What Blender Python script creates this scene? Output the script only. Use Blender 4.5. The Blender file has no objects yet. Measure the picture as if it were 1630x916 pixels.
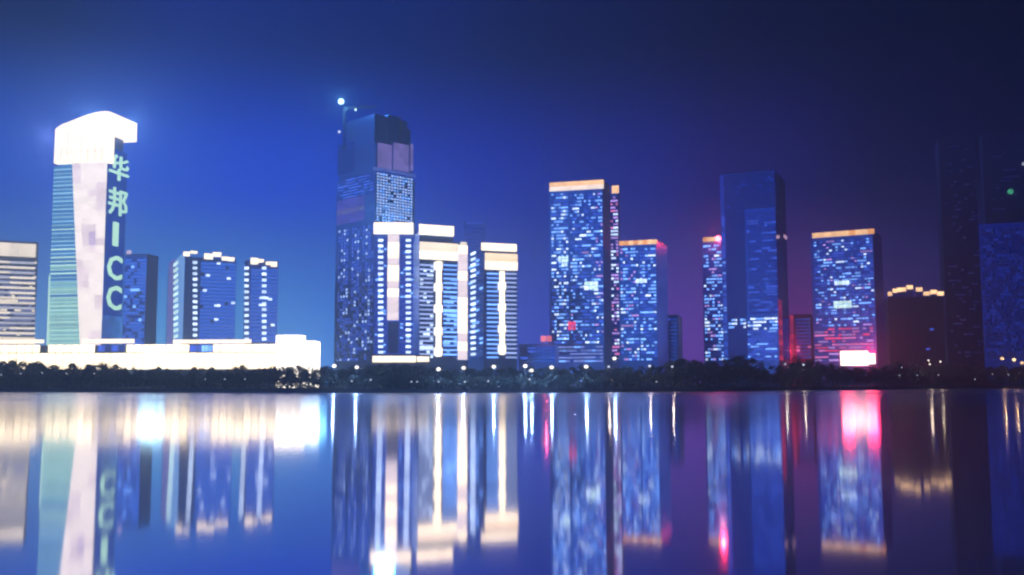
import bpy, math, random
import numpy as np
from mathutils import Vector, Matrix
random.seed(7); RNG = np.random.default_rng(7)
S = bpy.context.scene
COL = S.collection

# ------------------------------------------------------------------ camera
F_PX, CX, CY = 1600.0, 815.0, 458.0           # the photograph is 1630 x 916
PITCH, ROLL = math.radians(5.5), math.radians(0.12)
CAM = Vector((0, 0, 4.5))
fw = Vector((0, math.cos(PITCH), math.sin(PITCH)))
r0 = Vector((1, 0, 0)); u0 = Vector((0, -math.sin(PITCH), math.cos(PITCH)))
RT = r0 * math.cos(ROLL) - u0 * math.sin(ROLL)
UP = u0 * math.cos(ROLL) + r0 * math.sin(ROLL)
cd = bpy.data.cameras.new('camera'); cam = bpy.data.objects.new('camera', cd); COL.objects.link(cam)
cam.matrix_world = Matrix(((RT.x, UP.x, -fw.x, CAM.x), (RT.y, UP.y, -fw.y, CAM.y), (RT.z, UP.z, -fw.z, CAM.z), (0, 0, 0, 1)))
cd.sensor_width = 36; cd.lens = 36 * F_PX / 1630; cd.clip_start = 0.5; cd.clip_end = 9000
S.camera = cam

def ray(x, y):
    return fw + RT * ((x - CX) / F_PX) - UP * ((y - CY) / F_PX)
def at(x, y, Y):
    d = ray(x, y)
    return CAM + d * (Y / d.y)

# ------------------------------------------------------------------ world, night sky over a lit city
def lin(c):
    return tuple(((v / 255 + 0.055) / 1.055) ** 2.4 if v > 10 else v / 255 / 12.92 for v in c[:3]) + (1.0,)

W = bpy.data.worlds.new('World'); S.world = W; W.use_nodes = True
nt = W.node_tree; N = nt.nodes; L = nt.links
bg = N['Background']; bg.inputs['Strength'].default_value = 2.3
tc = N.new('ShaderNodeTexCoord'); sx = N.new('ShaderNodeSeparateXYZ'); L.new(tc.outputs['Generated'], sx.inputs[0])
def math_node(tree, op, a, b=None, c=None):
    n = tree.nodes.new('ShaderNodeMath'); n.operation = op
    for i, v in enumerate((a, b, c)):
        if v is None: continue
        if isinstance(v, (int, float)): n.inputs[i].default_value = v
        else: tree.links.new(v, n.inputs[i])
    return n.outputs[0]
zz = math_node(nt, 'MULTIPLY', sx.outputs['Z'], sx.outputs['Z'])
hh = math_node(nt, 'SQRT', math_node(nt, 'MAXIMUM', math_node(nt, 'SUBTRACT', 1.0, zz), 0.0004))
az = math_node(nt, 'DIVIDE', sx.outputs['X'], hh)
azf = math_node(nt, 'ADD', math_node(nt, 'MULTIPLY', az, 1.0), 0.5)
def px_az(x):
    d = ray(x, 480); return d.x / math.hypot(d.x, d.y) + 0.5
def ramp(stops):
    r = N.new('ShaderNodeValToRGB'); r.color_ramp.interpolation = 'EASE'
    e = r.color_ramp.elements
    while len(e) < len(stops): e.new(0.5)
    for el, (p, c) in zip(e, stops): el.position = px_az(p)
    for el, (p, c) in zip(e, stops): el.color = lin(c)
    L.new(azf, r.inputs[0]); return r.outputs[0]
low = ramp([(0, (112, 176, 246)), (300, (92, 184, 255)), (560, (66, 150, 255)), (860, (58, 76, 214)), (1080, (116, 62, 182)), (1270, (122, 42, 126)), (1430, (52, 26, 96)), (1630, (8, 16, 66))])
mid = ramp([(0, (10, 66, 180)), (200, (0, 64, 196)), (420, (0, 54, 200)), (720, (0, 26, 160)), (1000, (8, 18, 120)), (1200, (16, 12, 84)), (1440, (2, 4, 36)), (1630, (0, 2, 18))])
top = ramp([(0, (0, 6, 42)), (300, (0, 16, 86)), (600, (0, 10, 72)), (900, (0, 4, 42)), (1200, (0, 1, 16)), (1440, (0, 1, 6)), (1630, (0, 1, 3))])
def mixc(a, b, f):
    m = N.new('ShaderNodeMix'); m.data_type = 'RGBA'; L.new(f, m.inputs[0]); L.new(a, m.inputs[6]); L.new(b, m.inputs[7]); return m.outputs[2]
def step(lo, hi):
    m = N.new('ShaderNodeMapRange'); m.interpolation_type = 'SMOOTHSTEP'
    m.inputs[1].default_value = lo; m.inputs[2].default_value = hi; L.new(sx.outputs['Z'], m.inputs[0]); return m.outputs[0]
sky = mixc(mixc(low, mid, step(0.02, 0.19)), top, step(0.17, 0.33))
nis = N.new('ShaderNodeTexSky'); nis.sky_type = 'NISHITA'; nis.sun_disc = False
nis.sun_elevation = math.radians(-6); nis.sun_rotation = math.radians(-60)
addn = N.new('ShaderNodeMix'); addn.data_type = 'RGBA'; addn.blend_type = 'ADD'; addn.inputs[0].default_value = 0.05
L.new(sky, addn.inputs[6]); L.new(nis.outputs[0], addn.inputs[7]); L.new(addn.outputs[2], bg.inputs['Color'])

S.view_settings.view_transform = 'Standard'; S.view_settings.look = 'None'
S.view_settings.exposure = 0; S.view_settings.gamma = 1
try:
    S.cycles.use_denoising = True; S.cycles.max_bounces = 5; S.cycles.volume_bounces = 0
    S.cycles.diffuse_bounces = 2; S.cycles.glossy_bounces = 3; S.cycles.filter_width = 2.3
    S.cycles.sample_clamp_indirect = 8.0
except Exception: pass

# ------------------------------------------------------------------ materials
MATS = {}
def emit(name, rgb, k=1.0, vary=0.35, light=False):
    """a lit surface; brightness differs a little from piece to piece"""
    if name in MATS: return MATS[name]
    m = bpy.data.materials.new(name); m.use_nodes = True; t = m.node_tree; n = t.nodes; n.clear()
    out = n.new('ShaderNodeOutputMaterial'); em = n.new('ShaderNodeEmission'); em.inputs[0].default_value = lin(rgb)
    oi = n.new('ShaderNodeObjectInfo'); co = n.new('ShaderNodeTexCoord'); nz = n.new('ShaderNodeTexNoise'); nz.inputs['Scale'].default_value = 1.7
    t.links.new(co.outputs['Object'], nz.inputs['Vector'])
    s = math_node(t, 'MULTIPLY_ADD', oi.outputs['Random'], 2 * vary * k, (1 - vary) * k)
    s2 = math_node(t, 'MULTIPLY_ADD', nz.outputs[0], 0.5, 0.75)
    t.links.new(math_node(t, 'MULTIPLY', s, s2), em.inputs[1]); t.links.new(em.outputs[0], out.inputs[0])
    m.cycles.emission_sampling = 'AUTO' if light else 'NONE'
    MATS[name] = m; return m
def solid(name, rgb, rough=0.6, metal=0.0, scale=0.12, amt=0.35, spec=0.5):
    if name in MATS: return MATS[name]
    m = bpy.data.materials.new(name); m.use_nodes = True; t = m.node_tree; n = t.nodes
    b = n['Principled BSDF']; b.inputs['Roughness'].default_value = rough; b.inputs['Metallic'].default_value = metal
    b.inputs['Specular IOR Level'].default_value = spec
    co = n.new('ShaderNodeTexCoord'); nz = n.new('ShaderNodeTexNoise'); nz.inputs['Scale'].default_value = scale; nz.inputs['Detail'].default_value = 4
    t.links.new(co.outputs['Object'], nz.inputs['Vector'])
    r = n.new('ShaderNodeValToRGB'); t.links.new(nz.outputs[0], r.inputs[0])
    a = [max(0.0, v * (1 - amt)) for v in rgb]; c = [min(1.0, v * (1 + amt)) for v in rgb]
    r.color_ramp.elements[0].position = 0.3; r.color_ramp.elements[1].position = 0.7
    r.color_ramp.elements[0].color = (*a, 1); r.color_ramp.elements[1].color = (*c, 1)
    t.links.new(r.outputs[0], b.inputs['Base Color']); MATS[name] = m; return m

wall_blue = solid('blue_grey_cladding', (0.24, 0.42, 0.92), 0.32, 0.85, amt=.15)
wall_dark = solid('dark_cladding', (0.12, 0.17, 0.38), 0.4, 0.7, amt=.2)
wall_pale = solid('pale_concrete', (0.30, 0.32, 0.40), 0.7)
wall_core = solid('navy_screening', (0.18, 0.33, 0.8), 0.4, 0.8, amt=.2)
wall_night = solid('black_cladding', (0.025, 0.03, 0.06), 0.6, 0.0, amt=.2, spec=.2)
glass_night = solid('night_glass', (0.02, 0.03, 0.07), 0.3, 0.0, amt=.2, spec=.3)
glass_dark = solid('dark_glass', (0.16, 0.34, 0.90), 0.2, 0.85, amt=.2)
steel = solid('painted_steel', (0.10, 0.11, 0.13), 0.5, 0.4)
bark = solid('bark', (0.06, 0.045, 0.03), 0.9, scale=1.5)
leafm = solid('leaves', (0.08, 0.115, 0.10), 0.42, scale=0.35, amt=0.6, spec=1.0)
stone = solid('embankment_stone', (0.16, 0.16, 0.17), 0.85, scale=0.6)

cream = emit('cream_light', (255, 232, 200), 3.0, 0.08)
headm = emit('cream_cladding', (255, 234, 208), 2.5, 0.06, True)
creamM = emit('mall_light', (255, 230, 192), 4.3, 0.2, True)
creamL = emit('cream_light_bright', (255, 240, 222), 5.0, 0.1, True)
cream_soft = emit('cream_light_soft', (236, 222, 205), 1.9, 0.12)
pinkish = emit('pinkish_led', (242, 222, 230), 1.7, 0.08)
lavender = emit('lavender_led', (222, 200, 236), 1.45, 0.12)
spine_white = emit('white_led', (255, 240, 236), 1.85, 0.06)
orange = emit('orange_crown', (255, 200, 150), 2.0, 0.12)
orange_deep = emit('orange_crown_deep', (250, 172, 112), 1.7, 0.15)
winW = emit('window_white', (200, 222, 255), 3.0, 0.3)
winB = emit('window_blue', (112, 165, 255), 2.8, 0.4)
faceB = emit('facade_glow_blue', (48, 100, 220), 1.5, 0.2)  # emission that lifts dark facades toward the sky tone, not lit rooms
winD = emit('window_dim_blue', (58, 96, 230), 1.5, 0.3)  # many cells get this weak emission only to turn facades bluer
winV = emit('window_lavender', (190, 150, 240), 1.6, 0.35)
winG = emit('window_green_white', (205, 240, 240), 2.2, 0.2)
winP = emit('window_rose', (225, 120, 190), 1.7, 0.35)
winR = emit('window_red', (240, 70, 120), 1.8, 0.3)
teal_hi = emit('teal_strip', (150, 205, 235), 1.5, 0.25)
teal_lo = emit('green_strip', (190, 232, 222), 1.7, 0.2)
glowT = emit('teal_glass_upper', (60, 126, 190), 1.6, 0.1)
glowG = emit('teal_glass_lower', (130, 190, 190), 1.7, 0.1)
dim_blue = emit('dim_face_glow', (24, 56, 170), 1.1, 0.15)  # blue glow of whole glass faces, put in as weak emission
dimmer_blue = emit('very_dim_face_glow', (12, 30, 110), 0.8, 0.15)
red_neon = emit('red_neon', (225, 60, 110), 1.0, 0.1)
red_lamp = emit('red_lamp', (255, 90, 110), 20.0, 0.1, True)
sign_green = emit('sign_green', (196, 248, 220), 1.6, 0.05)
lampW = emit('lamp_white', (255, 240, 225), 3.0, 0.3)
lampS = emit('lamp_small', (215, 225, 255), 1.6, 0.4)
lampA = emit('lamp_amber', (255, 205, 150), 3.5, 0.3)
lampC = emit('lamp_cyan', (200, 245, 255), 4.0, 0.1)
lampG = emit('lamp_green', (90, 230, 170), 1.0, 0.1)
concrete_lit = emit('lit_formwork', (120, 105, 180), 1.3, 0.2)  # formwork glows by emission, though it is no lamp
formwork = emit('violet_screen_glow', (74, 74, 190), 1.3, 0.2)  # safety screening given its brightness as emission

# ------------------------------------------------------------------ builders
CUBES = {}
def cube_mesh(mat):
    if mat.name not in CUBES:
        me = bpy.data.meshes.new('block')
        v = [(x, y, z) for x in (-.5, .5) for y in (-.5, .5) for z in (-.5, .5)]
        me.from_pydata(v, [], [(0, 1, 3, 2), (4, 6, 7, 5), (0, 4, 5, 1), (2, 3, 7, 6), (0, 2, 6, 4), (1, 5, 7, 3)])
        me.materials.append(mat); CUBES[mat.name] = me
    return CUBES[mat.name]
def link(name, me, parent=None):
    o = bpy.data.objects.new(name, me); COL.objects.link(o)
    if parent is not None: o.parent = parent
    return o
def block(name, p0, p1, mat, parent=None):
    o = link(name, cube_mesh(mat), parent)
    o.location = [(a + b) / 2 for a, b in zip(p0, p1)]; o.scale = [max(abs(b - a), .02) for a, b in zip(p0, p1)]
    return o
def tag(o, label, cat, group=None):
    o['label'] = label; o['category'] = cat
    if group: o['group'] = group
    return o
def thing(name, label, cat, loc, rz=0.0, group=None):
    o = bpy.data.objects.new(name, None); COL.objects.link(o); o.location = loc; o.rotation_euler = (0, 0, rz)
    o.empty_display_size = 2
    return tag(o, label, cat, group)
def mesh(name, v, f, mat, parent=None):
    me = bpy.data.meshes.new(name); me.from_pydata(v, [], f); me.materials.append(mat); me.update()
    return link(name, me, parent)
def boxes_mesh(name, bl, mat, parent=None):
    v = []; f = []
    for p0, p1 in bl:
        b = len(v)
        v += [(x, y, z) for x in (p0[0], p1[0]) for y in (p0[1], p1[1]) for z in (p0[2], p1[2])]
        f += [tuple(b + i for i in q) for q in ((0, 1, 3, 2), (4, 6, 7, 5), (0, 4, 5, 1), (2, 3, 7, 6), (0, 2, 6, 4), (1, 5, 7, 3))]
    o = mesh(name, v, f, mat, parent); return o
def prism(name, outline, y0, y1, mat, parent=None):
    """outline (x,z) extruded from y0 to y1"""
    n = len(outline)
    v = [(x, y0, z) for x, z in outline] + [(x, y1, z) for x, z in outline]
    f = [tuple(range(n)), tuple(range(2 * n - 1, n - 1, -1))] + [(i, i + n, (i + 1) % n + n, (i + 1) % n) for i in range(n)]
    return mesh(name, v, f, mat, parent)
def tubes(segs, n=6):
    """segs of (p, q, r0, r1) -> verts, faces"""
    V = []; Fc = []
    for p, q, ra, rb in segs:
        p = Vector(p); q = Vector(q); d = (q - p).normalized()
        a = d.orthogonal().normalized(); c = d.cross(a); b = len(V)
        for k in range(n):
            th = 2 * math.pi * k / n; w = a * math.cos(th) + c * math.sin(th)
            V += [tuple(p + w * ra), tuple(q + w * rb)]
        for k in range(n):
            i, j = b + 2 * k, b + 2 * ((k + 1) % n); Fc.append((i, j, j + 1, i + 1))
        Fc.append(tuple(b + 2 * k for k in range(n))[::-1]); Fc.append(tuple(b + 2 * k + 1 for k in range(n)))
    return V, Fc
def ball(r, seg=10, ring=6, sq=1.0):
    V = [(0, 0, r * sq)]; Fc = []
    for i in range(1, ring):
        a = math.pi * i / ring
        V += [(r * math.sin(a) * math.cos(2 * math.pi * k / seg), r * math.sin(a) * math.sin(2 * math.pi * k / seg), r * sq * math.cos(a)) for k in range(seg)]
    V.append((0, 0, -r * sq)); e = len(V) - 1
    for k in range(seg):
        Fc.append((0, 1 + k, 1 + (k + 1) % seg)); Fc.append((e, e - seg + (k + 1) % seg, e - seg + k))
    for i in range(ring - 2):
        for k in range(seg):
            a = 1 + i * seg + k; b = 1 + i * seg + (k + 1) % seg; Fc.append((a, a + seg, b + seg, b))
    return V, Fc
def glow(name, loc, rgb, power, r=0.6, parent=None):
    l = bpy.data.lights.new(name, 'POINT'); l.energy = power * GLOW; l.color = lin(rgb)[:3]; l.shadow_soft_size = r
    o = bpy.data.objects.new(name, l); COL.objects.link(o); o.location = loc
    if parent is not None: o.parent = parent
    return o

GLOW = 1.3
BASE = 2.0
class Tower:
    """a building from its photographed edges: front face between xl and xr, turned by yaw b degrees"""
    def __init__(s, name, label, cat, xl, xr, yt, Y, b=0.0, depth=25.0, xs=None, yref=480, group=None, wall=wall_blue, body=True):
        d0, d1 = ray(xl, yref), ray(xr, yref); t0, t1 = d0.x / d0.y, d1.x / d1.y
        br = math.radians(b); ux, uy = math.cos(br), -math.sin(br)
        s.right = br > math.atan(t1)
        if s.right:
            B = (t1 * Y, Y); w = (B[0] - t0 * B[1]) / (ux - t0 * uy); A = (B[0] - w * ux, B[1] - w * uy); xa = xr
        else:
            A = (t0 * Y, Y); w = (t1 * A[1] - A[0]) / (ux - t1 * uy); xa = xl
        s.w = w; s.A = Vector((A[0], A[1], BASE)); s.br = br
        vx, vy = math.sin(br), math.cos(br)
        if xs is not None:
            ds = ray(xs, yref); ts = ds.x / ds.y
            C = (A[0] + w * ux, A[1] + w * uy) if s.right else A
            depth = (ts * C[1] - C[0]) / (vx - ts * vy)
        s.d = depth
        s.ax = Vector((ux, uy, 0)); s.ay = Vector((vx, vy, 0))
        s.root = thing(name, label, cat, s.A, -br, group)
        da = ray(xa, yt); s.h = CAM.z + da.z / da.y * Y - BASE
        if body:
            block('wall', (0, 0, 0), (s.w, s.d, s.h), wall, s.root)
    def hit(s, x, y, axis, off):
        d = ray(x, y); o = CAM - s.A
        n = s.ay if axis == 'y' else s.ax
        t = (off - o.dot(n)) / d.dot(n); p = o + d * t
        return (p.dot(s.ax), p.dot(s.ay), p.z)
    def loc(s, x, y, off=0.0):
        p = s.hit(x, y, 'y', off); return p[0], p[2]
    def side(s, x, y, off=None):
        p = s.hit(x, y, 'x', (s.w if s.right else 0.0) if off is None else off); return p[1], p[2]
    def rect(s, x0, y0, x1, y1):
        xm, ym = (x0 + x1) / 2, (y0 + y1) / 2
        return s.loc(x0, ym)[0], s.loc(x1, ym)[0], s.loc(xm, y1)[1], s.loc(xm, y0)[1]
    def srect(s, x0, y0, x1, y1):
        xm, ym = (x0 + x1) / 2, (y0 + y1) / 2
        a, b = s.side(x0, ym)[0], s.side(x1, ym)[0]
        return min(a, b), max(a, b), s.side(xm, y1)[1], s.side(xm, y0)[1]
    def fbox(s, name, x0, y0, x1, y1, mat, proud=0.35):
        a, b, c, d = s.rect(x0, y0, x1, y1)
        return block(name, (a, -proud, c), (b, 0.12, d), mat, s.root)
    def sbox(s, name, x0, y0, x1, y1, mat, proud=0.35):
        a, b, c, d = s.srect(x0, y0, x1, y1)
        X = (s.w - .12, s.w + proud) if s.right else (-proud, .12)
        return block(name, (X[0], a, c), (X[1], b, d), mat, s.root)
    def panels(s, name, x0, y0, x1, y1, nx, ny, mats, gap=0.12, proud=0.35, side=False):
        a, b, c, d = (s.srect if side else s.rect)(x0, y0, x1, y1)
        for i in range(nx):
            for j in range(ny):
                m = mats(i, j) if callable(mats) else random.choice(mats)
                if m is None: continue
                p0, p1 = a + (b - a) * i / nx + gap, a + (b - a) * (i + 1) / nx - gap
                q0, q1 = c + (d - c) * j / ny + gap, c + (d - c) * (j + 1) / ny - gap
                pr = proud + random.uniform(0, .06)
                if side:
                    X = (s.w - .12, s.w + pr) if s.right else (-pr, .12)
                    block(name, (X[0], p0, q0), (X[1], p1, q1), m, s.root)
                else:
                    block(name, (p0, -pr, q0), (p1, .12, q1), m, s.root)
    def matrix(s, x0, y0, x1, y1, cols, rows, prob, mats, dark=glass_dark, cap=280, merge=0.6, hfrac=0.55, wfrac=0.86, side=False, minrun=1, proud=0.22):
        """window grid; runs of neighbouring lit windows read as one strip"""
        a, b, c, d = (s.srect if side else s.rect)(x0, y0, x1, y1)
        cw, ch = (b - a) / cols, (d - c) / rows
        runs = []; unlit = []
        for j in range(rows):
            i = 0; v = (j + .5) / rows
            while i < cols:
                u = (i + .5) / cols
                if random.random() < prob(u, v):
                    n = 1
                    while i + n < cols and n < 4 and random.random() < merge: n += 1
                    runs.append((i, j, n)); i += n
                else:
                    unlit.append((i, j, 1)); i += 1
        def rec(r, pr):
            i, j, n = r
            p0, p1 = a + cw * (i + (1 - wfrac) / 2), a + cw * (i + n - (1 - wfrac) / 2)
            q0 = c + ch * (j + (1 - hfrac) / 2); q1 = q0 + ch * hfrac
            if side:
                return ((s.w - .1, p0, q0), (s.w + pr, p1, q1)) if s.right else ((-pr, p0, q0), (.1, p1, q1))
            return ((p0, -pr, q0), (p1, .1, q1))
        runs.sort(key=lambda r: -r[2]); rest = []
        for k, r in enumerate(runs):
            m = mats((r[0] + r[2] / 2) / cols, (r[1] + .5) / rows)
            if k < cap: block('window', *rec(r, proud), m, s.root)
            else: rest.append((r, m))
        by = {}
        for r, m in rest: by.setdefault(m.name, []).append(rec(r, proud))
        for k, bl in by.items():
            boxes_mesh('lit_windows', bl, MATS[k], s.root)['kind'] = 'stuff'
        if unlit and dark is not None:
            boxes_mesh('unlit_windows', [rec(r, .12) for r in unlit], dark, s.root)['kind'] = 'stuff'
    def roof(s, mat=wall_dark, h=1.2, t=0.5):
        """parapet upstand round the roof edge"""
        H = s.h
        for p0, p1 in (((-.2, -.2, H), (s.w + .2, t, H + h)), ((-.2, s.d - t, H), (s.w + .2, s.d + .2, H + h)),
                       ((-.2, t, H), (t, s.d - t, H + h)), ((s.w - t, t, H), (s.w + .2, s.d - t, H + h))):
            block('parapet', p0, p1, mat, s.root)
    def ledges(s, n, mat=wall_pale, y0=0.0, y1=None, t=0.35, out=0.28):
        y1 = s.h if y1 is None else y1
        bl = []
        for i in range(n):
            z = y0 + (y1 - y0) * (i + .02) / n
            bl.append(((-.1, -out, z), (s.w + .1, 0.05, z + t)))
            if s.right: bl.append(((s.w - .05, .06, z), (s.w + out, s.d, z + t)))
            else: bl.append(((-out, .06, z), (.05, s.d, z + t)))
        boxes_mesh('floor_edges', bl, mat, s.root)['kind'] = 'stuff'
def pick(*mw):
    ms = [m for m, w in mw]; ws = [w for m, w in mw]
    return random.choices(ms, ws)[0]

# ------------------------------------------------------------------ water, land, embankment
SHORE = [(-6000, 700), (-400, 700), (0, 700), (250, 640), (500, 575), (700, 535), (900, 545), (1100, 600), (1300, 710), (1480, 830), (1630, 930), (2000, 1000), (8000, 1000)]
def shore(px):
    return float(np.interp(px, [a for a, b in SHORE], [b for a, b in SHORE]))
def shore_pt(px, off=0.0):
    Y = shore(px) + off; d = ray(px, 612); return d.x / d.y * Y, Y
HALF = 2200.0
wm = bpy.data.materials.new('lake_water'); wm.use_nodes = True; t = wm.node_tree; n = t.nodes
b = n['Principled BSDF']; b.inputs['Base Color'].default_value = (0.86, 0.80, 0.90, 1); b.inputs['Metallic'].default_value = 0.9  # long-exposure sheen: nearly mirror at these grazing angles; b.inputs['IOR'].default_value = 1.6
geo = n.new('ShaderNodeNewGeometry'); mp = n.new('ShaderNodeMapping'); mp.inputs['Scale'].default_value = (0.004, 0.03, 1)
t.links.new(geo.outputs['Position'], mp.inputs[0])
nz = n.new('ShaderNodeTexNoise'); nz.inputs['Scale'].default_value = 1.0; nz.inputs['Detail'].default_value = 3; t.links.new(mp.outputs[0], nz.inputs['Vector'])
sp = n.new('ShaderNodeSeparateXYZ'); t.links.new(geo.outputs['Position'], sp.inputs[0])
grow = n.new('ShaderNodeMapRange'); grow.inputs[1].default_value = 45; grow.inputs[2].default_value = 330; grow.inputs[3].default_value = 0.052; grow.inputs[4].default_value = 0.21
t.links.new(sp.outputs['Y'], grow.inputs[0])
far = n.new('ShaderNodeMapRange'); far.inputs[1].default_value = 200; far.inputs[2].default_value = 520; t.links.new(sp.outputs['Y'], far.inputs[0])
band = n.new('ShaderNodeMapRange'); band.inputs[1].default_value = 0.42; band.inputs[2].default_value = 0.62; t.links.new(nz.outputs[0], band.inputs[0])
rip = math_node(t, 'MULTIPLY', far.outputs[0], band.outputs[0])
fine = n.new('ShaderNodeTexNoise'); mp3 = n.new('ShaderNodeMapping'); mp3.inputs['Scale'].default_value = (0.02, 0.22, 1); t.links.new(geo.outputs['Position'], mp3.inputs[0]); t.links.new(mp3.outputs[0], fine.inputs['Vector']); fine.inputs['Detail'].default_value = 3
t.links.new(math_node(t, 'MULTIPLY_ADD', fine.outputs[0], 0.02, math_node(t, 'SUBTRACT', math_node(t, 'MULTIPLY_ADD', rip, 0.09, grow.outputs[0]), 0.01)), b.inputs['Roughness'])
wv = n.new('ShaderNodeTexNoise'); wv.inputs['Scale'].default_value = 1.0; wv.inputs['Detail'].default_value = 2
mp2 = n.new('ShaderNodeMapping'); mp2.inputs['Scale'].default_value = (0.9, 0.35, 1); t.links.new(geo.outputs['Position'], mp2.inputs[0]); t.links.new(mp2.outputs[0], wv.inputs['Vector'])
bp = n.new('ShaderNodeBump'); bp.inputs['Strength'].default_value = 0.03; bp.inputs['Distance'].default_value = 0.02
t.links.new(wv.outputs[0], bp.inputs['Height']); pass
o = mesh('lake_water', [(-HALF, -30, 0), (HALF, -30, 0), (HALF, HALF, 0), (-HALF, HALF, 0)], [(0, 1, 2, 3)], wm); o['kind'] = 'structure'

pts = [(-HALF, 700)] + [shore_pt(p) for p in range(-300, 1941, 20)] + [(HALF, shore_pt(1940)[1])]
groundm = solid('park_ground', (0.05, 0.06, 0.045), 0.9, scale=0.05)
v = []; f = []
for x, y in pts: v += [(x, y + 0.8, BASE), (x, HALF, BASE)]
f = [(2 * i, 2 * i + 2, 2 * i + 3, 2 * i + 1) for i in range(len(pts) - 1)]
mesh('ground', v, f, groundm)['kind'] = 'structure'
v = []
for x, y in pts: v += [(x, y, -0.6), (x, y, BASE + .25), (x, y + .8, BASE + .25), (x, y + .8, -0.6)]
f = []
for i in range(len(pts) - 1):
    a, c = 4 * i, 4 * i + 4
    for k in range(3): f.append((a + k, c + k, c + k + 1, a + k + 1))
mesh('embankment', v, f, stone)['kind'] = 'structure'

# ------------------------------------------------------------------ far-left office block
T = Tower('office_block', 'pale striped office block with a cream crown band, cut off by the picture edge', 'building', -70, 57, 388, 930, -25, 40, wall=solid('cream_stone', (0.5, 0.46, 0.40), .6))
T.roof(wall_pale)
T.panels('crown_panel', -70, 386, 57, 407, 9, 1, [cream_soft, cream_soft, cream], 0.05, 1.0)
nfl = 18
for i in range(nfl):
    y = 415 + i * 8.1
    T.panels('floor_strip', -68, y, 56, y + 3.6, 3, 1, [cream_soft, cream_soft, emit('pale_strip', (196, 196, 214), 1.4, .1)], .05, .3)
T.matrix(-68, 412, 56, 560, 22, 19, lambda u, v: .75, lambda u, v: pick((emit('office_glow', (120, 130, 190), 1.0, .3), 3), (cream_soft, .6)), merge=.5, cap=120, hfrac=.4, proud=.2)

# ------------------------------------------------------------------ the tower shaped like a numeral one
T = Tower('landmark_tower', 'white numeral shaped tower with hooked glowing head, lit spine and teal glass side', 'tower', 84, 170, 200, 900, 12, 31, yref=300, body=False)
LM = T
def q(x, y): return T.loc(x, y)
P = [q(86, 258), q(171, 258), q(160, 574), q(75, 574)]
P[2] = (P[2][0], 0); P[3] = (P[3][0], 0)
P[0] = (P[0][0], P[1][1])
prism('wall', P, 0, T.d, solid('deep_blue_glass', (0.15, 0.45, 0.95), 0.2, .85), T.root)
zt = P[0][1]
def edge(z, side):
    k = z / zt
    return (P[3][0] + (P[0][0] - P[3][0]) * k) if side == 0 else (P[2][0] + (P[1][0] - P[2][0]) * k)
s_t, s_b = q(118, 258)[0], q(135, 574)[0]
def spine_l(z): return s_b + (s_t - s_b) * (z / zt)
nst = 54
for i in range(nst):
    z0 = 3 + (zt - 5) * i / nst; hgt = (zt - 5) / nst; k = i / nst
    a, b2 = edge(z0, 0) + .3, spine_l(z0) - .4
    block('glass_band', (a, -.25, z0 + hgt * .42), (b2, .1, z0 + hgt * .97), glowG if k < .45 + random.uniform(-.15, .15) else glowT, T.root)
    block('floor_strip', (a, -.45, z0 + hgt * .02), (b2, .1, z0 + hgt * (.30 + .08 * (i % 2))), teal_lo if k < .55 + random.uniform(-.2, .2) else teal_hi, T.root)
# lit edge fins of the glass side and the spine
prism('edge_fin', [(P[3][0] - .4, 0), (P[3][0] + 1.8, 0), (edge(zt * .5, 0) + .6, zt * .5), (edge(zt * .5, 0) - .4, zt * .5)], -1.0, .1, teal_lo, T.root)
npan = 32
for i in range(npan):
    z0, z1 = zt * i / npan + .08, zt * (i + 1) / npan - .08
    for j, (f0, f1) in enumerate(((0, .25), (.25, .5), (.5, .75), (.75, 1))):
        def xx(z, fr): return spine_l(z) + (edge(z, 1) - spine_l(z)) * fr
        mat = spine_white
        nv = math.sin(i * .62 + 1.2) * math.sin(j * 1.1 + i * .27 + .4)
        if j in (1, 2) and nv > .55: mat = lavender if nv > .8 else pinkish
        elif nv > .25: mat = pinkish
        gp = .06
        prism('spine_panel', [(xx(z0, f0) + gp, z0), (xx(z0, f1) - gp, z0), (xx(z1, f1) - gp, z1), (xx(z1, f0) + gp, z1)], -3.0 - .1 * j, .1, mat, T.root)
# hooked head, front part then the part running back over the sign side
def q4(x, y): return T.loc(x, y, -4.5)
hp = [q4(88, 206), q4(97, 199), q4(110, 194), q4(125, 188), q4(140, 182.5), q4(155, 178.5), q4(168, 177), q4(175, 178)]
out = [(hp[0][0], q4(88, 260)[1])] + hp + [(hp[-1][0], q4(172, 258)[1])]
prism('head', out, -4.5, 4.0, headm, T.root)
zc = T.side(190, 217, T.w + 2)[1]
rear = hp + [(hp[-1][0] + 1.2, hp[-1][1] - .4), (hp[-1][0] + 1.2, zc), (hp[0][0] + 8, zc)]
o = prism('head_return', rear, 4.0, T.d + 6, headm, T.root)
block('core_top', (edge(zt, 0) + 6, 4.1, zt), (edge(zt, 1) - 3, T.d - 3, zc), wall_dark, T.root)
for i in range(1, 8):
    xr_ = hp[0][0] + (hp[-1][0] - hp[0][0]) * i / 8; zr_ = float(np.interp(xr_, [p_[0] for p_ in hp], [p_[1] for p_ in hp]))
    block('cladding_rib', (xr_ - .1, -4.75, out[0][1]), (xr_ + .1, -4.45, zr_ - .3), wall_pale, T.root)
for k_ in (.3, .62):
    zr_ = out[0][1] + (hp[0][1] - out[0][1]) * k_; block('cladding_joint', (hp[0][0], -4.7, zr_ - .08), (hp[-1][0], -4.46, zr_ + .08), wall_pale, T.root)
glow('head_halo_light', (hp[5][0], -14, hp[5][1] - 8), (140, 190, 255), 110000, 6, T.root)  # unseen point lights added for the bluish halo round the head
glow('head_halo_light', (hp[-1][0] + 10, T.d * .6, hp[-1][1] - 4), (140, 190, 255), 90000, 6, T.root)
glow('head_halo_light', (hp[0][0] - 6, -8, hp[0][1] - 8), (170, 180, 255), 80000, 6, T.root)
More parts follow.
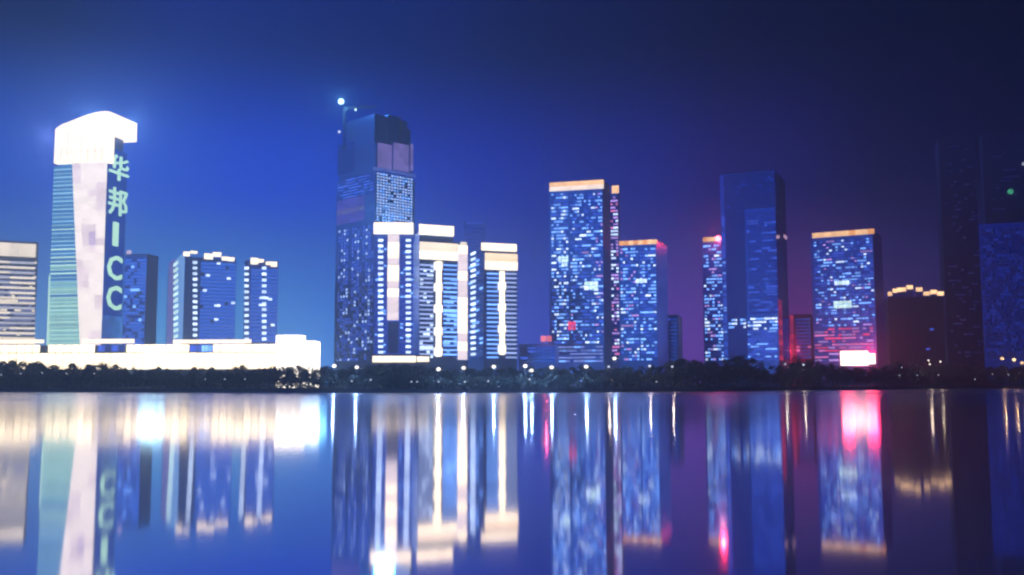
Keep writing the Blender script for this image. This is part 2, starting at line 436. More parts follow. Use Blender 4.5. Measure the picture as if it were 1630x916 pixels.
# the sign down the side
sg = thing('building_sign', 'vertical pale green sign of Chinese characters and letters ICC down the tower side', 'sign', T.A, -T.br)
for i in range(5):
    za, zb2 = T.side(190, 240 + 53 * i + 52.5, T.w)[1], T.side(190, 240 + 53 * i, T.w)[1]
    ya, yb3 = 1.5, T.d - 1.0
    x0_, x1_ = edge(za, 1), edge(zb2, 1)
    mesh('face_glow_panel', [(x0_ + .1, ya, za), (x0_ + .1, yb3, za), (x1_ + .1, yb3, zb2), (x1_ + .1, ya, zb2), (x0_ - .3, ya, za), (x0_ - .3, yb3, za), (x1_ - .3, yb3, zb2), (x1_ - .3, ya, zb2)], [(0, 1, 2, 3), (7, 6, 5, 4), (0, 4, 5, 1), (1, 5, 6, 2), (2, 6, 7, 3), (3, 7, 4, 0)], emit('side_face_glow', (0, 62, 190), .9, .05), sg)  # emission put on the dark side face so it reads blue
def glyph(ch, x0, y0, x1, y1):
    c = bpy.data.curves.new('g', 'FONT'); c.body = ch; c.resolution_u = 2; c.extrude = 0.5; c.offset = 0.012
    ob = bpy.data.objects.new('g', c); COL.objects.link(ob)
    dg = bpy.context.evaluated_depsgraph_get(); me = bpy.data.meshes.new_from_object(ob.evaluated_get(dg))
    bpy.data.objects.remove(ob); bpy.data.curves.remove(c)
    co = np.array([v.co for v in me.vertices]); mn, mx = co.min(0), co.max(0)
    zmid = T.side((x0 + x1) / 2, (y0 + y1) / 2)[1]; off = edge(zmid, 1) + .9
    a, zA = T.side(x0, (y0 + y1) / 2, off); b3, _ = T.side(x1, (y0 + y1) / 2, off)
    zlo, zhi = T.side((x0 + x1) / 2, y1, off)[1], T.side((x0 + x1) / 2, y0, off)[1]
    if ch == 'I': me.transform(Matrix.Identity(4))
    for v_, p in zip(me.vertices, co):
        u = (p[0] - mn[0]) / (mx[0] - mn[0]); w = (p[1] - mn[1]) / (mx[1] - mn[1]); z = zlo + (zhi - zlo) * w
        v_.co = (edge(z, 1) + .9 + (p[2] / .5) * .6, a + (b3 - a) * u, z)
    me.materials.clear(); me.materials.append(sign_green); me.update()
    oo = link('character', me, sg); return oo
for ch, r in (('华', (174, 248, 205, 288)), ('邦', (173, 300, 203, 344)), ('I', (180, 354, 188, 392)), ('C', (171, 407, 194, 446)), ('C', (170, 455, 193, 494))):
    glyph(ch, *r)['label'] = 'glowing sign character ' + ch

# ------------------------------------------------------------------ left middle
T = Tower('apartment_tower', 'faint dim blue apartment tower just behind the vertical sign tower', 'building', 196, 232, 406, 1080, 8, 25)
T.roof(); T.matrix(197, 412, 231, 560, 7, 28, lambda u, v: .95, lambda u, v: pick((faceB, 8), (dim_blue, 3), (winB, .3)), merge=.1, cap=0, hfrac=.8, wfrac=.96)
T.fbox('roof_lamp', 202, 399, 209, 405, lavender, .6)
T = Tower('apartment_tower', 'wider blue apartment block above the mall with one dotted window column and pale wings', 'building', 293, 375, 411, 960, -26, 24, xs=266)
T.roof(); LB = T
T.sbox('wing_face', 278, 409, 292, 560, emit('pale_wing_glow', (120, 170, 235), 1.4, .05), .3)  # wing walls carry their brightness as emission
for i in range(14): T.sbox('window', 277, 418 + i * 9.6, 284, 423 + i * 9.6, winG, .6)
T.sbox('wing_face', 267, 417, 276, 560, emit('rose_wing_glow', (120, 120, 205), 1.1, .05), .25)
for i in range(14): T.fbox('window', 307, 416 + i * 8.9, 314, 420.5 + i * 8.9, winW, .4)
for a, b2, c, d in ((292, 401, 302, 408), (303, 400, 314, 404), (325, 404, 339, 413), (339, 402, 352, 409), (353, 409, 363, 415), (363, 410, 373, 416)):
    T.fbox('roof_light', a, b2, c, d, cream, .8)
T.matrix(318, 418, 374, 555, 10, 24, lambda u, v: .97, lambda u, v: pick((winB, .01), (faceB, 1)), merge=.3, cap=0, hfrac=.8, wfrac=.96)
for x_, y_ in ((328, 437), (361, 442), (323, 461), (341, 485), (345, 485), (341, 507), (368, 481), (345, 418)): T.fbox('window', x_, y_, x_ + 6, y_ + 3.5, winW, .5)
T = Tower('apartment_tower', 'blue apartment block with two dotted window columns and white roof lights above the mall', 'building', 389, 442, 417, 960, -16, 22)
T.roof()
for xx0 in (389, 417):
    for i in range(13): T.fbox('window', xx0, 425 + i * 9.4, xx0 + 7, 429.5 + i * 9.4, winW, .4)
for a, b2, c, d in ((399, 411, 411, 421), (411, 413, 420, 418), (423, 417, 432, 422), (431, 417, 441, 425)):
    T.fbox('roof_light', a, b2, c, d, cream, .8)
T.matrix(398, 428, 441, 545, 7, 20, lambda u, v: .97, lambda u, v: pick((winB, .01), (faceB, 1)), merge=.3, cap=0, hfrac=.8, wfrac=.96)
for x_, y_ in ((413, 473), (421, 473), (427, 475), (412, 484), (417, 484), (431, 516)): T.fbox('window', x_, y_, x_ + 6, y_ + 3.5, winW, .5)

# shopping mall along the left shore
T = Tower('shopping_mall', 'long low shopping mall blazing with cream light behind the left shore trees', 'building', -60, 440, 549, 850, 2, 60, yref=570, wall=wall_pale)
M = T
T.panels('facade_panel', -60, 562, 440, 588, 40, 1, [creamM], .03, .4)
T.panels('facade_panel', -60, 549, 440, 561.5, 40, 1, lambda i, j: None if i in (10, 17, 18, 19, 20, 29, 30, 31) else creamM, .03, .4)
T.panels('band_window', 302, 550, 340, 560, 4, 1, [winD, winB], .1, .2)
for a, b2, c, d in ((-60, 541, 70, 547), (132, 540, 214, 547), (276, 541, 400, 547)):
    T.panels('roof_strip', a, b2, c, d, max(2, (c - a) // 20), 1, [cream], .05, .8)
T.panels('band_window', 156, 550, 199, 560, 4, 1, [dim_blue, winD], .2, .2)
x0, x1, zA, zB = T.rect(-60, 549, 440, 588)
for i in range(41):
    xc = x0 + (x1 - x0) * i / 40; block('pilaster', (xc - .16, -.7, 0), (xc + .16, .05, zB), wall_pale, T.root)
zc_ = T.loc(190, 561.8)[1]
for i in range(10): block('canopy', (x0 + (x1 - x0) * i / 10 + .1, -2.2, zc_ - .35), (x0 + (x1 - x0) * (i + 1) / 10 - .1, .06, zc_ + .25), wall_pale, T.root)
a, b2, c, d = T.rect(436, 534, 482, 590)
V = []; Fc = []; nseg = 28; R = (b2 - a) / 2
for k in range(nseg):
    th = 2 * math.pi * k / nseg; V += [((a + b2) / 2 + R * math.cos(th), R * .6 - R * math.sin(th) * -1, 0), ((a + b2) / 2 + R * math.cos(th), R * .6 + R * math.sin(th), d)]
Fc = [(2 * k, 2 * k + 1, (2 * k + 3) % (2 * nseg), (2 * k + 2) % (2 * nseg)) for k in range(nseg)] + [tuple(range(1, 2 * nseg, 2))]
mesh('rotunda', V, Fc, creamL, T.root)
a, b2, c, d = T.rect(485, 543, 501, 590); block('annexe', (a, 0, 0), (b2, 20, d), creamL, T.root)
for px, rgb_, pw_ in ((250, (120, 215, 255), 22000), (505, (130, 205, 255), 22000)):
    lx, lz = T.loc(px, 566); glow('mall_halo_light', (lx, -9, lz), rgb_, pw_, 11.0, T.root)  # added point lights for a cyan glow in the haze, no fixtures

# ------------------------------------------------------------------ skyscraper under construction
T = Tower('unfinished_skyscraper', 'tall unfinished skyscraper with dark open top, pink screens and a lit grid of floors', 'building', 597, 660, 277, 1000, -45, xs=535, yref=350, wall=wall_blue)
C0 = T
T.matrix(599, 279, 657, 356, 13, 17, lambda u, v: .9, lambda u, v: pick((emit('pale_blue_room', (150, 178, 240), 2.5, .2), 3), (winB, 1)), merge=0, cap=260, hfrac=.55, wfrac=.62)
T.matrix(599, 357, 659, 575, 13, 44, lambda u, v: .5, lambda u, v: winD, merge=.3, cap=0)
T.fbox('slab_edge', 594, 272, 662, 276.5, emit('slab_light', (90, 110, 215), 1.3), 1.0)
z1 = T.loc(597, 226)[1]; ztop = T.loc(597, 176)[1]
block('core', (1.5, 2, T.h), (T.w - 1.5, T.d - 2, z1), wall_core, T.root)
for u0_, u1_, v0_, v1_, k_ in ((.04, .34, .08, .8, .95), (.345, .66, .05, .85, 1.0), (.665, .86, .06, .8, .92), (.865, .985, .1, .7, .70)):
    block('core_top', (T.w * u0_, T.d * v0_, z1), (T.w * u1_, T.d * v1_, z1 + (ztop - z1) * k_), wall_core, T.root)
    for uu in (u0_ + .02, u1_ - .02): block('climbing_rail', (T.w * uu - .2, T.d * v0_ - .6, z1), (T.w * uu + .2, T.d * v0_ - .02, z1 + (ztop - z1) * k_ + 2.5), steel, T.root)
a, b2, c, d = T.rect(603, 228, 626, 271)
for x0, x1 in ((603, 625), (628, 652), (655, 659)):
    a, b2, c, d = T.rect(x0, 229, x1, 272)
    nx = 3 if x1 - x0 > 10 else 1
    for i in range(nx):
        for j in range(4):
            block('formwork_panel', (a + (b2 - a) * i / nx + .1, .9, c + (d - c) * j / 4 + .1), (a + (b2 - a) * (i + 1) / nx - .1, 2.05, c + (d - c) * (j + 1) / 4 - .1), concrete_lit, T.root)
T.matrix(537, 362, 594, 575, 13, 40, lambda u, v: .75 if int(u * 13) % 4 else .25, lambda u, v: pick((winD, 4), (emit('pale_blue_room', (150, 178, 240), 2.5, .2), .4 + .8 * (1 - v))), side=True, merge=0, hfrac=.7, wfrac=.5, cap=200)
T.matrix(537, 282, 594, 314, 12, 7, lambda u, v: .5, lambda u, v: winD, side=True, merge=.3)
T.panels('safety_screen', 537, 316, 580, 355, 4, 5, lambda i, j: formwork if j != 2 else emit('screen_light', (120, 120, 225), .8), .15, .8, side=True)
T.panels('safety_screen', 537, 228, 562, 276, 2, 4, [dim_blue], .15, -1.6, side=True)

def lattice(p, q_, w, n, r):
    p = Vector(p); q_ = Vector(q_); d = (q_ - p).normalized(); a = d.orthogonal().normalized(); c = d.cross(a)
    cs = [(a * i + c * j) * w / 2 for i, j in ((1, 1), (1, -1), (-1, -1), (-1, 1))]
    seg = [(p + k, q_ + k, r, r) for k in cs]
    for i in range(n):
        s0, s1 = p.lerp(q_, i / n), p.lerp(q_, (i + 1) / n)
        for k in range(4): seg.append((s0 + cs[k], s1 + cs[(k + 1) % 4], r * .6, r * .6))
    return seg
m0, m1 = at(548, 240, 1035), at(548, 172, 1035); tip = at(543, 162, 1030); jb = at(600, 170, 1035); cj = at(566, 176, 1035)
cr = thing('tower_crane', 'slim tower crane with a bright bluish lamp on top of the unfinished skyscraper', 'crane', m0)
def lp(v_): return v_ - m0
for nm, seg in (('mast', lattice((0, 0, 0), lp(m1), 2.2, 16, .22)), ('jib', lattice(lp(m1), lp(jb), 1.6, 16, .18)), ('lamp_mast', [(lp(m1), lp(tip), .3, .2)]),
                ('stay', [(lp(tip), lp(jb) , .12, .12)])):
    V, Fc = tubes(seg, 4); mesh(nm, V, Fc, steel, cr)
block('cab', lp(m1) + Vector((1.2, -1.2, -3)), lp(m1) + Vector((3.6, 1.2, -.4)), steel, cr)
def lampball(name, p, r, mat, parent):
    V, Fc = ball(r); o = mesh(name, V, Fc, mat, parent); o.location = p; return o
lampball('work_lamp', lp(tip), 3.2, lampC, cr); lampball('work_lamp', lp(at(566, 175, 1034)), 1.2, lampC, cr); lampball('work_lamp', lp(at(540, 210, 1030)), 1.4, lampS, cr)
V, Fc = tubes([(lp(at(548, 210, 1035)), lp(at(540, 210, 1030)), .2, .2)], 4); mesh('lamp_bracket', V, Fc, steel, cr)
glow('work_lamp_light', lp(tip) + Vector((0, -5, 0)), (120, 200, 255), 45000, 1.0, cr)

# ------------------------------------------------------------------ three floodlit apartment towers
T = Tower('apartment_tower', 'floodlit apartment tower with flat white crown and broad white shaft like a T', 'building', 596, 659, 358, 800, -3, 22, xs=665)
T.ledges(34, wall_blue)
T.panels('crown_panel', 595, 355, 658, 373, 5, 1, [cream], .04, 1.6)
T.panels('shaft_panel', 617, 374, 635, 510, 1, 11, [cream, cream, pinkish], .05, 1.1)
T.fbox('shaft_recess', 618, 513, 634, 562, wall_dark, .9)
for xx0 in (602, 646):
    for i in range(21): T.fbox('window', xx0, 381 + i * 8.9, xx0 + 8, 385 + i * 8.9, winW, .6)
T.matrix(597, 378, 615, 563, 4, 34, lambda u, v: .1, lambda u, v: winB, merge=.1, cap=0)
T.matrix(637, 378, 658, 563, 4, 34, lambda u, v: .1, lambda u, v: winB, merge=.1, cap=0)
glow('crown_halo_light', (T.w * .3, 6, T.h + 7), (80, 180, 255), 75000, 8.0, T.root)  # added point light for the cyan halo above the crown
C1 = T
T = Tower('apartment_tower', 'middle floodlit apartment tower with slanting peach crown, bulging white shaft and white end column', 'building', 667, 744, 382, 780, -25, 14)
T.ledges(30, wall_blue)
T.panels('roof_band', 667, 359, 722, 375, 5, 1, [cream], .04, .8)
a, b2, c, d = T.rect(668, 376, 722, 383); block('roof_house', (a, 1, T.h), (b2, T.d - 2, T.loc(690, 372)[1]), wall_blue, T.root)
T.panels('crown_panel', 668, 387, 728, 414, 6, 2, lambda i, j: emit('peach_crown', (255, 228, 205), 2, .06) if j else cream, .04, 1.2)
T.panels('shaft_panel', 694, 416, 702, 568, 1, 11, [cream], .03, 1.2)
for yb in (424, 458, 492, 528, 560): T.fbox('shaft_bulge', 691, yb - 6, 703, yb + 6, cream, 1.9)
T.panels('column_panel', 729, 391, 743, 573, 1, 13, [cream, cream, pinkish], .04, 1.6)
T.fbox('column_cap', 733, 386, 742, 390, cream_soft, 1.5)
for i in range(21):
    y = 421 + i * 7.1
    T.fbox('balcony_strip', 668, y, 689, y + 2.6, emit('balcony_light', (165, 185, 245), 1.6, .25), .8)
    T.fbox('balcony_strip', 706, y + .6, 727, y + 3.0, winB, .8)
T.matrix(668, 420, 690, 572, 4, 21, lambda u, v: .2, lambda u, v: winW, merge=.3, cap=40)
T.matrix(705, 420, 728, 572, 4, 21, lambda u, v: .25, lambda u, v: winB, merge=.3, cap=40)
T = Tower('apartment_tower', 'floodlit apartment tower at the end of the trio with peach crown over striped balconies', 'building', 770, 823, 392, 800, -20, xs=745)
T.ledges(28, wall_blue)
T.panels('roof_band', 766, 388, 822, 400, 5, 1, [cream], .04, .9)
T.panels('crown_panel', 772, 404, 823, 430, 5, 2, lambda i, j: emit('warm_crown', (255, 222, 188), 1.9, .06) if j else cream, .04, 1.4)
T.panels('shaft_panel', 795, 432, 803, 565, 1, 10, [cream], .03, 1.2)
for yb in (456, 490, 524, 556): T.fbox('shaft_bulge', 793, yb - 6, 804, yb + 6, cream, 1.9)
for i in range(20):
    y = 435 + i * 7.0
    T.fbox('balcony_strip', 775, y, 793, y + 2.2, winB, .8)
    T.fbox('balcony_strip', 805, y, 822, y + 2.6, emit('balcony_light', (165, 185, 245), 1.6, .25), .8)
for i in range(19):
    T.sbox('window', 750, 402 + i * 8.9, 757, 406 + i * 8.9, winW, .5)
T.matrix(746, 400, 769, 570, 4, 26, lambda u, v: .2, lambda u, v: winB, merge=.1, cap=40, side=True)
T = Tower('apartment_tower', 'dim blue apartment tower whose thin lit roof line shows behind the floodlit trio', 'building', 738, 772, 356, 1060, 0, 20)
T.roof(); T.fbox('roof_strip', 742, 354.5, 770, 356.5, winD, .5)
T.matrix(739, 362, 771, 560, 6, 36, lambda u, v: .06, lambda u, v: winD, merge=.1, cap=0)
T = Tower('retail_arcade', 'low shop arcade with a bright white fascia at the foot of the floodlit towers', 'building', 592, 684, 566, 740, -3, 14, yref=572, wall=wall_pale)
T.panels('fascia_panel', 593, 567, 662, 577, 6, 1, [cream], .05, .5); T.panels('fascia_panel', 664, 568, 683, 576, 2, 1, [cream], .05, .5)
T.roof(h=.5)
T = Tower('low_block', 'low dim building carrying two small red roof signs between the floodlit towers', 'building', 826, 884, 549, 860, 8, 25, yref=560, wall=wall_blue)
T.roof(h=.6); T.matrix(828, 552, 883, 578, 9, 5, lambda u, v: .2, lambda u, v: pick((winD, 2), (winB, 1)), merge=.3)
for a, b2 in ((861, 869), (870, 878)):
    T.fbox('roof_sign', a, 535, b2, 544, emit('rose_sign', (255, 130, 150), 1.4, .2), .6)
    lx, lz = T.loc((a + b2) / 2, 544); block('sign_post', (lx - .2, -.3, T.h), (lx + .2, 0, lz), steel, T.root)
lx, lz = T.loc(870, 538); glow('sign_lamp', (lx, -4, lz), (255, 70, 90), 5000, .5, T.root)

# ------------------------------------------------------------------ right-hand towers with window patterns
def block_windows(u, v): return .34 + .16 * math.sin(u * 17 + v * 31) * math.sin(v * 50 + u * 9)
T = Tower('slab_tower', 'tallest slab tower with random window pattern, pale orange crown and dark side', 'building', 875, 961, 287, 920, 16, xs=973)
T.roof(); R1 = T; T.ledges(46, wall_blue)
T.panels('crown_panel', 875, 289, 961, 303, 10, 2, lambda i, j: orange if j else emit('pale_crown', (250, 228, 215), 2.0, .1), .04, .9)
T.matrix(878, 307, 905, 548, 7, 44, lambda u, v: .7, lambda u, v: pick((winW, .8), (winB, 2.4), (winD, 1.6)), merge=.25, cap=120)
T.matrix(908, 307, 960, 548, 14, 44, lambda u, v: .58, lambda u, v: pick((winW, 1.2 if u > .7 else .6), (winB, 2), (winD, 2.2), (winV, 1.4 if u > .75 else .15)), merge=.3, cap=260, wfrac=.78)
for a, b2, c, d in ((888, 408, 905, 417), (894, 413, 903, 425), (930, 448, 952, 462)): T.panels('bright_window', a, b2, c, d, 3, 2, [winG, winW], .25, .4)
T.panels('red_window', 904, 512, 917, 526, 2, 2, [winR], .2, .4)
T.matrix(878, 550, 960, 578, 14, 5, lambda u, v: .9, lambda u, v: pick((emit('base_glow', (130, 150, 240), 1.3, .25), 2), (winB, .5)), merge=.3)  # window emission takes the place of pale haze at the foot
glow('base_halo_light', (T.w * .5, -8, 8), (190, 200, 255), 12000, 1, T.root)  # added point light for the pale glow before the base
T = Tower('slab_tower', 'narrow lit slab tower seen past the dark side of the tallest patterned one', 'building', 955, 985, 295, 985, 16, xs=988)
T.roof()
T.panels('crown_panel', 974, 296, 985, 308, 1, 1, [orange], .04, .9)
T.matrix(973, 312, 985, 572, 3, 48, lambda u, v: .6, lambda u, v: pick((winV, 2), (winW, 1.4), (winP, .5)), merge=.4, cap=150)
T = Tower('slab_tower', 'shorter patterned slab tower with orange crown beside the tallest patterned tower', 'building', 986, 1046, 383, 900, 20, xs=1063)
T.roof()
T.panels('crown_panel', 986, 383, 1046, 390, 8, 1, [orange, orange_deep], .04, .9)
T.matrix(988, 394, 1017, 575, 7, 34, lambda u, v: .66, lambda u, v: pick((winW, .5), (winB, 2.2), (winD, 1.4), (winV, .6)), merge=.25, cap=150, wfrac=.78)
T.matrix(1019, 394, 1045, 575, 6, 34, lambda u, v: .68, lambda u, v: pick((winW, .4), (winB, 2.4), (winD, 1.6)), merge=.3, cap=130)
T.panels('bright_window', 1012, 444, 1030, 451, 4, 1, [winG, winW], .2, .4)
T = Tower('low_block', 'dark stepped annexe at the shaded side of the shorter patterned tower', 'building', 1048, 1079, 502, 960, 14, xs=1086, yref=530, wall=wall_dark)
T.roof(h=.6); T.matrix(1050, 506, 1078, 575, 5, 12, lambda u, v: .05, lambda u, v: winD, merge=.1)
T = Tower('slab_tower', 'patterned slab tower with red beacon, half hidden by the dark glass tower', 'building', 1119, 1156, 378, 1040, 22, 25)
T.roof()
T.panels('crown_panel', 1119, 378, 1141, 385, 3, 1, [orange_deep, orange], .04, .9)
T.matrix(1121, 389, 1155, 575, 8, 35, lambda u, v: .5, lambda u, v: pick((winW, .9 if v < .4 else .4), (winB, 2.2), (winV, .5)), merge=.25, cap=200, wfrac=.78)
bx, bz = T.loc(1147, 381); V, Fc = ball(3.0); o = mesh('beacon', V, Fc, red_lamp, T.root); o.location = (bx - 1.5, -5.5, bz)
block('beacon_bracket', (bx - 1.9, -4.5, bz - .4), (bx - 1.1, 0.1, bz + .4), steel, T.root)
glow('beacon_light', (bx - 2, -10, bz), (255, 40, 70), 45000, 2, T.root)
T = Tower('glass_tower', 'tall dark blue glass tower with a row of lit offices near its foot', 'tower', 1150, 1238, 272, 980, 24, xs=1255, wall=solid('navy_glass', (0.22, 0.36, 0.85), .2, .85, amt=.15))
T.roof()
T.fbox('dark_bay', 1157, 335, 1188, 570, solid('bay_glass', (0.12, 0.18, 0.5), .25, .8), .6)
T.matrix(1152, 276, 1237, 333, 18, 15, lambda u, v: .9, lambda u, v: dimmer_blue, merge=.8, cap=0, hfrac=.6)
T.matrix(1190, 337, 1237, 500, 10, 40, lambda u, v: .75, lambda u, v: pick((dim_blue, 2), (winD, .25 + .5 * (1 - v))), merge=.6, cap=150)
T.matrix(1190, 526, 1237, 574, 10, 12, lambda u, v: .9, lambda u, v: pick((winD, 3), (winB, .9)), merge=.6, cap=120)
T.matrix(1151, 340, 1156, 574, 1, 55, lambda u, v: .75, lambda u, v: pick((winD, 3), (winB, 1)), merge=0, cap=0)
T.matrix(1160, 507, 1188, 524, 6, 3, lambda u, v: .55, lambda u, v: pick((winW, 2), (winB, 1)), merge=.2, proud=.8)
T.matrix(1190, 505, 1238, 526, 11, 4, lambda u, v: .62, lambda u, v: pick((winW, 2), (winB, 1)), merge=.3, proud=.4)
T.panels('neon_strip', 1240, 478, 1245, 574, 1, 12, [red_neon, emit('rose_neon', (170, 50, 110), .9, .3)], .1, .5, side=True)
T.fbox('edge_lamp', 1236, 375, 1241, 380, emit('rose_lamp', (240, 190, 220), 1.0), .9)
T.sbox('edge_lamp', 1248, 375, 1252, 380, emit('rose_lamp', (240, 190, 220), 1.0), .6)
T = Tower('low_block', 'small dim red tinted block standing behind the tall dark glass tower', 'building', 1256, 1292, 501, 1060, 22, xs=1297, yref=530, wall=solid('rust_cladding', (0.20, 0.08, 0.12), .6))
T.roof(h=.6); T.panels('neon_strip', 1258, 502, 1264, 570, 1, 9, [red_neon, emit('rose_neon', (170, 50, 110), .9, .3)], .1, .5)
T.matrix(1267, 506, 1291, 572, 4, 12, lambda u, v: .12, lambda u, v: winP, merge=.1)
lx, lz = T.loc(1250, 560); glow('neon_light', (lx, -8, lz), (255, 40, 90), 36000, 1, T.root)
T = Tower('slab_tower', 'patterned tower with orange crown and violet windows above a glowing red lit base', 'building', 1293, 1393, 369, 1000, 30, xs=1407)
T.roof(); R5 = T; T.ledges(40, wall_blue)
T.panels('crown_panel', 1293, 368, 1392, 376, 10, 1, [orange_deep, orange], .04, .9)
T.matrix(1297, 381, 1391, 520, 19, 29, lambda u, v: .56, lambda u, v: pick((winW, .35), (winB, 2), (winD, 2.4), (winV, .5)), merge=.3, cap=270, wfrac=.78)
T.matrix(1297, 521, 1391, 576, 17, 11, lambda u, v: .5, lambda u, v: pick((winP, 1.6), (winV, 1.4), (winR, .7)), merge=.5, cap=70)
T.panels('bright_window', 1327, 479, 1356, 491, 4, 2, [winG], .2, .4); T.panels('bright_window', 1328, 447, 1352, 454, 4, 1, [winG, winW], .2, .4)
T = Tower('apartment_tower', 'dark stepped roof apartment block edged with a string of amber roof lamps', 'building', 1414, 1502, 474, 1240, 12, 30, yref=500, wall=wall_night)
for i, (a, b2, y) in enumerate(((1413, 1420, 468), (1421, 1428, 463), (1428, 1435, 461.5), (1435, 1442, 461), (1443, 1453, 457.5), (1458, 1468, 461), (1470, 1480, 467.5), (1481, 1491, 465), (1492, 1502, 467.5))):
    T.fbox('roof_lamp', a, y - 3, b2, y + 3.2, lampA, 1.0)
    x0, x1, zA, zB = T.rect(a, y + 3.5, b2, 476); block('roof_step', (x0, .2, T.h - 2), (x1, 14, zB), wall_dark, T.root)
T.matrix(1416, 478, 1501, 572, 12, 15, lambda u, v: .03, lambda u, v: pick((winV, 1), (winD, 1.5)), glass_night, merge=.1)
T = Tower('dark_tower', 'nearly black unlit tower whose outline barely shows against the night', 'tower', 1505, 1562, 224, 1300, 16, 40, wall=wall_night)
T.roof(wall_night); T.matrix(1507, 230, 1560, 570, 10, 60, lambda u, v: .10, lambda u, v: dimmer_blue, glass_night, merge=.3, cap=0)
T = Tower('dark_tower', 'black tower with a green lamp and a white lamp high up, beside the picture edge', 'tower', 1575, 1720, 214, 1420, 20, 40, wall=wall_night)
T.roof(wall_night); T.matrix(1577, 220, 1715, 356, 20, 24, lambda u, v: .08, lambda u, v: dimmer_blue, glass_night, merge=.3, cap=0)
lx, lz = T.loc(1608, 306); lampball('green_lamp', (lx, -3, lz), 4.0, lampG, T.root); lx, lz = T.loc(1629, 262); lampball('white_lamp', (lx, -3, lz), 2.6, lampS, T.root)
T = Tower('glass_tower', 'dim blue glass tower in front of the black tower at the picture edge', 'tower', 1563, 1690, 358, 1280, 18, 40, wall=solid('blue_glass', (0.1, 0.16, 0.5), .25, .8))
T.roof(); T.matrix(1565, 362, 1688, 570, 30, 40, lambda u, v: .8, lambda u, v: pick((dim_blue, 1), (dimmer_blue, 2)), glass_night, merge=.2, cap=0, hfrac=.75, wfrac=.6)

# big lit screen at the foot of the violet tower
p0 = at(1340, 582, 960); p1 = at(1391, 559, 960)
bb = thing('lit_billboard', 'blazing white screen with a red border at the foot of the violet patterned tower', 'billboard', ((p0.x + p1.x) / 2, 960, BASE), -math.radians(24))
wd = (p1.x - p0.x) / 2 / math.cos(math.radians(24)) * .93; z0, z1 = p0.z - BASE, p1.z - BASE
for i in range(5):
    block('screen_panel', (-wd + 2 * wd * i / 5 + .05, -.5, z0 + (1.2 if i == 4 else 0)), (-wd + 2 * wd * (i + 1) / 5 - .05, 0, z1 - (2.6 if i == 4 else 0)), creamL, bb)
block('halo', (-wd - 2, -.3, z1), (wd + .6, .3, z1 + .7), red_neon, bb); block('halo', (-wd - .8, -.3, z0 - 1), (-wd, .3, z1), red_neon, bb)  # solid red strips in place of the glow round the screen
block('backing', (-wd, .1, z0 - 1), (wd, 1.2, z1), wall_dark, bb)
for k in (-.7, .7): block('post', (wd * k - .4, .2, 0), (wd * k + .4, 1.0, z0 - 1), steel, bb)
glow('screen_light', (-wd * .6, -6, z1 + 1), (255, 36, 76), 50000, 6, bb); glow('screen_light', (wd * .8, -6, z1), (255, 36, 76), 50000, 6, bb); glow('screen_light', (0, -8, z0 + 1), (255, 60, 90), 30000, 6, bb)  # red point lights added to give the white screen its halo

ZONES = [(60, 'the striped office block'), (175, 'the numeral shaped tower'), (235, 'the dim tower behind the sign'), (310, 'the pale wings'), (380, 'the wider blue apartment block'), (440, 'the narrower blue apartment block'), (510, 'the round end of the mall'),
         (600, 'the unfinished skyscraper'), (662, 'the T shaped white shaft'), (745, 'the middle floodlit tower'), (825, 'the last floodlit tower'), (875, 'the red roof signs'), (925, 'the tallest patterned tower'), (985, 'the narrow lit slab tower'), (1065, 'the shorter patterned tower'),
         (1118, 'the dark stepped annexe'), (1180, 'the red beacon tower'), (1240, 'the dark glass tower'), (1295, 'the small red tinted block'), (1340, 'the violet patterned tower'), (1400, 'the red lit screen'), (1450, 'the first amber roof lamps'), (1505, 'the last amber roof lamps'), (1562, 'the black tower'), (9999, 'the dim blue edge tower')]
def zone(px): return next(n_ for e_, n_ in ZONES if px < e_)
# ------------------------------------------------------------------ trees along the far shore
def crown_variant(seed):
    rg = np.random.default_rng(seed); V = []; Fc = []
    ncl = 16
    for c in range(ncl):
        th = rg.uniform(0, 2 * math.pi); zc = rg.uniform(.34, .86); rr = .34 * math.sqrt(max(0.05, 1 - ((zc - .55) / .42) ** 2)) * math.sqrt(rg.uniform(.1, 1))
        cx_, cy_ = rr * math.cos(th), rr * math.sin(th); cr_ = rg.uniform(.10, .17)
        for k in range(62):
            d = rg.normal(size=3); d /= np.linalg.norm(d); p = np.array([cx_, cy_, zc]) + d * cr_ * rg.uniform(.55, 1.05) * np.array([1, 1, .8])
            a = np.cross(d, rg.normal(size=3)); a /= np.linalg.norm(a); b_ = np.cross(d + rg.normal(size=3) * .5, a); b_ /= np.linalg.norm(b_)
            s = rg.uniform(.022, .045); i = len(V)
            V += [tuple(p - a * s), tuple(p + b_ * s * .6), tuple(p + a * s), tuple(p - b_ * s * .6)]; Fc.append((i, i + 1, i + 2, i + 3))
    return V, Fc
def trunk_variant(seed):
    rg = random.Random(seed); seg = [((0, 0, 0), (.01, 0, .3), .022, .016), ((.01, 0, .3), (.0, .01, .62), .016, .007)]
    for k in range(5):
        th = rg.uniform(0, 6.28); z = rg.uniform(.26, .5); seg.append(((.005, 0, z), (.22 * math.cos(th), .22 * math.sin(th), z + rg.uniform(.12, .26)), .010, .004))
    return tubes(seg, 6)
CR = []; TR = []
for s_ in range(7):
    V, Fc = crown_variant(s_ + 50); me = bpy.data.meshes.new('crown'); me.from_pydata(V, [], Fc); me.materials.append(leafm); CR.append(me)
    V, Fc = trunk_variant(s_); me = bpy.data.meshes.new('trunk'); me.from_pydata(V, [], Fc); me.materials.append(bark); TR.append(me)
